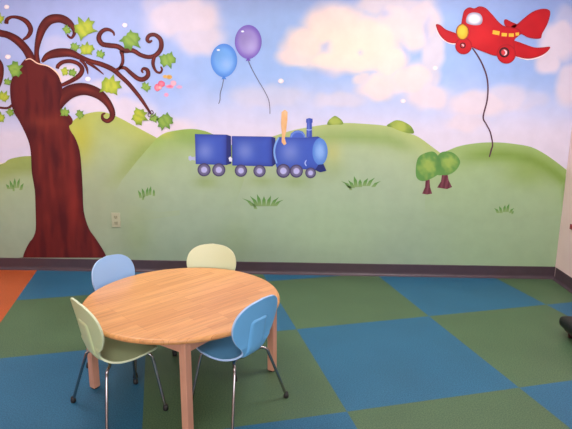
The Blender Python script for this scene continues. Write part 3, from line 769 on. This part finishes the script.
# ------------------------------------------------------------------ shell chairs
PROF = [(.165, .276), (.162, .284), (.155, .291), (.135, .299), (.10, .302), (.05, .299), (0, .294), (-.045, .292), (-.078, .297), (-.100, .314), (-.112, .342), (-.120, .38), (-.128, .425), (-.138, .472), (-.147, .515), (-.154, .545), (-.158, .563), (-.160, .572)]
WID = [0.0, .055, .083, .118, .138, .149, .146, .128, .098, .072, .084, .118, .142, .148, .135, .106, .066, 0.0]
def shell_rows():
    C = catmull([(a, b, w) for (a, b), w in zip(PROF, WID)], 6)
    rows = []
    n = len(C)
    for i, c in enumerate(C): rows.append((c[0]+.002, c[1], max(c[2], .0)))
    return rows
def chair_shell():
    rows = shell_rows(); n = len(rows); m = 16
    bm = bmesh.new(); G = []; nor = []
    # round off the two ends
    for i, (x, z, w) in enumerate(rows):
        a = rows[max(i-1, 0)]; b = rows[min(i+1, n-1)]
        t = Vector((b[0]-a[0], 0, b[1]-a[1])).normalized(); nr = Vector((-t.z, 0, t.x))   # points to the sitting side? fixed below
        if nr.z < 0 or (abs(nr.z) < .2 and nr.x < 0): pass
        nr = Vector((t.z, 0, -t.x))
        if z < .33 and nr.z < 0: nr = -nr
        if z >= .33 and nr.x < 0: nr = -nr
        row = []
        for k in range(m+1):
            s = -1+2*k/m
            s2 = math.sin(s*math.pi/2)
            lift = (.020 if z > .36 else .010)*(s2*s2)*(w/.148)**2
            row.append(Vector((x, w*s2, z))+nr*lift)
        G.append(row); nor.append(nr)
    th = .0095
    top = [[bm.verts.new(p) for p in r] for r in G]
    bot = [[bm.verts.new(p-nor[i]*th) for p in r] for i, r in enumerate(G)]
    for i in range(n-1):
        for k in range(m):
            bm.faces.new((top[i][k], top[i][k+1], top[i+1][k+1], top[i+1][k])); bm.faces.new((bot[i][k], bot[i+1][k], bot[i+1][k+1], bot[i][k+1]))
        for f_ in (bm.faces.new((top[i][0], top[i+1][0], bot[i+1][0], bot[i][0])), bm.faces.new((top[i][m], bot[i][m], bot[i+1][m], top[i+1][m]))): f_.material_index = 1
    for i in (0, n-1):
        for k in range(m): bm.faces.new((top[i][k], bot[i][k], bot[i][k+1], top[i][k+1]))
    bmesh.ops.remove_doubles(bm, verts=bm.verts[:], dist=.0004)
    return bm
def spine_bm():
    rows = [r for r in shell_rows() if (r[0] < .0 and r[1] < .48)]
    n = len(rows); m = 8; bm = bmesh.new(); A = []; B = []
    for i, (x, z, w) in enumerate(rows):
        a = rows[max(i-1, 0)]; b = rows[min(i+1, n-1)]
        t = Vector((b[0]-a[0], 0, b[1]-a[1])).normalized(); nr = Vector((t.z, 0, -t.x))
        if nr.x+nr.z < 0: nr = -nr
        hw = .056*min(1, .72+.28*math.sqrt(max(0.0, (n-1-i)/2.0))) if i > n-4 else .056
        hw = min(hw, w*.8)
        hw = max(hw, .012)
        ra, rb = [], []
        for k in range(m+1):
            s = -1+2*k/m
            thick = .0085+.0062*min(1, (1-abs(s))*7)*min(1, (n-1-i)/1.0)
            l = (.020 if z > .36 else .010)*((s*hw/max(w, .05))**2)*(w/.148)**2
            P = Vector((x, hw*s, z))
            ra.append(bm.verts.new(P+nr*(l-.006))); rb.append(bm.verts.new(P+nr*(l-thick)))
        A.append(ra); B.append(rb)
    for i in range(n-1):
        for k in range(m):
            bm.faces.new((A[i][k], A[i][k+1], A[i+1][k+1], A[i+1][k])); bm.faces.new((B[i][k], B[i+1][k], B[i+1][k+1], B[i][k+1]))
        bm.faces.new((A[i][0], A[i+1][0], B[i+1][0], B[i][0])); bm.faces.new((A[i][m], B[i][m], B[i+1][m], A[i+1][m]))
    for i in (0, n-1):
        for k in range(m): bm.faces.new((A[i][k], B[i][k], B[i][k+1], A[i][k+1]))
    return bm
def make_chair(loc, deg, m, me_, label):
    t = empty('shell_chair', (loc[0], loc[1], 0), math.radians(deg), label, 'chair', 'children\'s shell chairs around the round table')
    from_bm('seat_shell', chair_shell(), [m, me_], t, True)
    from_bm('spine', spine_bm(), m, t, True)
    bm = bmesh.new(); add_lathe(bm, [(0, .262), (.06, .262), (.062, .266), (.062, .284), (0, .284)], 28, (.0, 0, 0)); from_bm('mounting_plate', bm, M['chrome'], t, True)
    for sx, sy, fy in ((1, 1, .154), (1, -1, .154), (-1, 1, .193), (-1, -1, .193)):
        bm = bmesh.new(); fx = .149; ky, kx = (.108, .122) if sx > 0 else (.120, .102)
        add_tube(bm, [(.025*sx, .02*sy, .274), (.06*sx, .055*sy, .277), ((kx-.028)*sx, (ky-.028)*sy, .278), ((kx-.008)*sx, (ky-.008)*sy, .268), (kx*sx, ky*sy, .240), ((kx+(fx-kx)*.4)*sx, (ky+(fy-ky)*.4)*sy, .15), (fx*sx, fy*sy, .008)], .0068, 12, 6)
        lg = from_bm('leg', bm, M['chrome'], t, True)
        bm = bmesh.new(); add_lathe(bm, [(0, 0), (.011, 0), (.0125, .003), (.0125, .012), (.0095, .028), (0, .028)], 14, (fx*sx-.0005*sx, fy*sy-.001*sy, 0)); from_bm('rubber_foot', bm, M['rubber'], lg, True)
    return t
CH = [((-.842, 2.160), 43.7, M['cgreen'], M['egreen'], 'pale green children\'s shell chair at the near left of the round table'),
      ((-.307, 2.209), 145.4, M['cblue'], M['eblue'], 'bright blue children\'s shell chair at the near right of the round table'),
      ((-.925, 2.63), -26, M['cblue2'], M['eblue'], 'light periwinkle blue shell chair at far left of the table, in front of painted trunk'),
      ((-.552, 2.815), -94, M['ccream'], M['ecream'], 'cream yellow children\'s shell chair behind the table, nearest the mural wall')]
first = None
def copy_tree(o, parent=None):
    c = o.copy(); COL.objects.link(c)
    if parent: c.parent = parent
    for ch in [q for q in COL.objects if q.parent == o]: copy_tree(ch, c)
    return c
for k, (loc, deg, m, me_, label) in enumerate(CH):
    if first is None: first = make_chair(loc, deg, m, me_, label); continue
    c = copy_tree(first); c.location = (loc[0], loc[1], 0); c.rotation_euler = (0, 0, math.radians(deg)); c['label'] = label
    for ch in [q for q in COL.objects if q.parent == c]:
        if ch.name.startswith(('seat_shell', 'spine')):
            ch.data = ch.data.copy(); ch.data.materials[0] = m
            if len(ch.data.materials) > 1: ch.data.materials[1] = me_

# ------------------------------------------------------------------ dark low bench at the right edge
bn = empty('low_bench', (1.765, 2.70, 0), 0, 'black padded low bench by the pink side wall, cut off by the right edge', 'bench')
bm = bmesh.new(); add_box(bm, (-.19, -.38, .055), (.19, .38, .122), .03, 5); from_bm('cushion', bm, M['black'], bn, True)
box_obj('base_frame', (-.16, -.35, .035), (.16, .35, .058), M['maroon'], bn, .004)
for sx in (-1, 1):
    for sy in (-1, 1):
        bm = bmesh.new(); add_lathe(bm, [(0, 0), (.016, 0), (.02, .036), (0, .036)], 14, (.13*sx, .32*sy, 0)); from_bm('leg', bm, M['maroon'], bn, True)

# ------------------------------------------------------------------ ceiling lamps and daylight
def ceiling_light(x, y, label):
    t = empty('ceiling_light', (x, y, ZC), 0, label, 'ceiling light', 'fluorescent ceiling lights')
    bm = bmesh.new()
    for lo, hi in (((-.62, -.31, -.03), (.62, -.28, 0)), ((-.62, .28, -.03), (.62, .31, 0)), ((-.62, -.28, -.03), (-.59, .28, 0)), ((.59, -.28, -.03), (.62, .28, 0))): add_box(bm, lo, hi)
    from_bm('frame', bm, M['white'], t)
    box_obj('diffuser', (-.59, -.28, -.022), (.59, .28, -.004), M['diff'], t)
ceiling_light(-1.5, 2.9, 'ceiling light panel over the left of the room, on the painted tree side')
ceiling_light(1.0, 2.9, 'ceiling light panel over the right of the room, above the bare floor')
ceiling_light(.1, -.7, 'single ceiling light panel at the rear middle of the room')
ld = bpy.data.lights.new('window_daylight', 'AREA'); ld.shape = 'RECTANGLE'; ld.size = WX1-WX0-.1; ld.size_y = WZ1-WZ0-.1
ld.energy = 55; ld.color = (.97, .97, 1)
lo = bpy.data.objects.new('window_daylight', ld); COL.objects.link(lo); lo.location = ((WX0+WX1)/2, YF-.1, (WZ0+WZ1)/2)
lo.rotation_euler = (math.radians(90), 0, 0)

w = bpy.data.worlds.new('World'); SC.world = w; w.use_nodes = True
w.node_tree.nodes['Background'].inputs['Color'].default_value = (.75, .85, 1, 1); w.node_tree.nodes['Background'].inputs['Strength'].default_value = .6

# ------------------------------------------------------------------ camera
cd = bpy.data.cameras.new('Camera'); cam = bpy.data.objects.new('Camera', cd); COL.objects.link(cam)
cd.sensor_fit = 'HORIZONTAL'; cd.sensor_width = 36; cd.lens = 36*F/572; cd.clip_start = .05
mw = Matrix(((R_[0], U_[0], -W_[0], 0), (R_[1], U_[1], -W_[1], 0), (R_[2], U_[2], -W_[2], H), (0, 0, 0, 1)))
cam.matrix_world = mw
SC.camera = cam
vs = SC.view_settings
vs.view_transform = 'Standard'; vs.look = 'None'; vs.gamma = 1; vs.use_curve_mapping = False; vs.exposure = 0.62
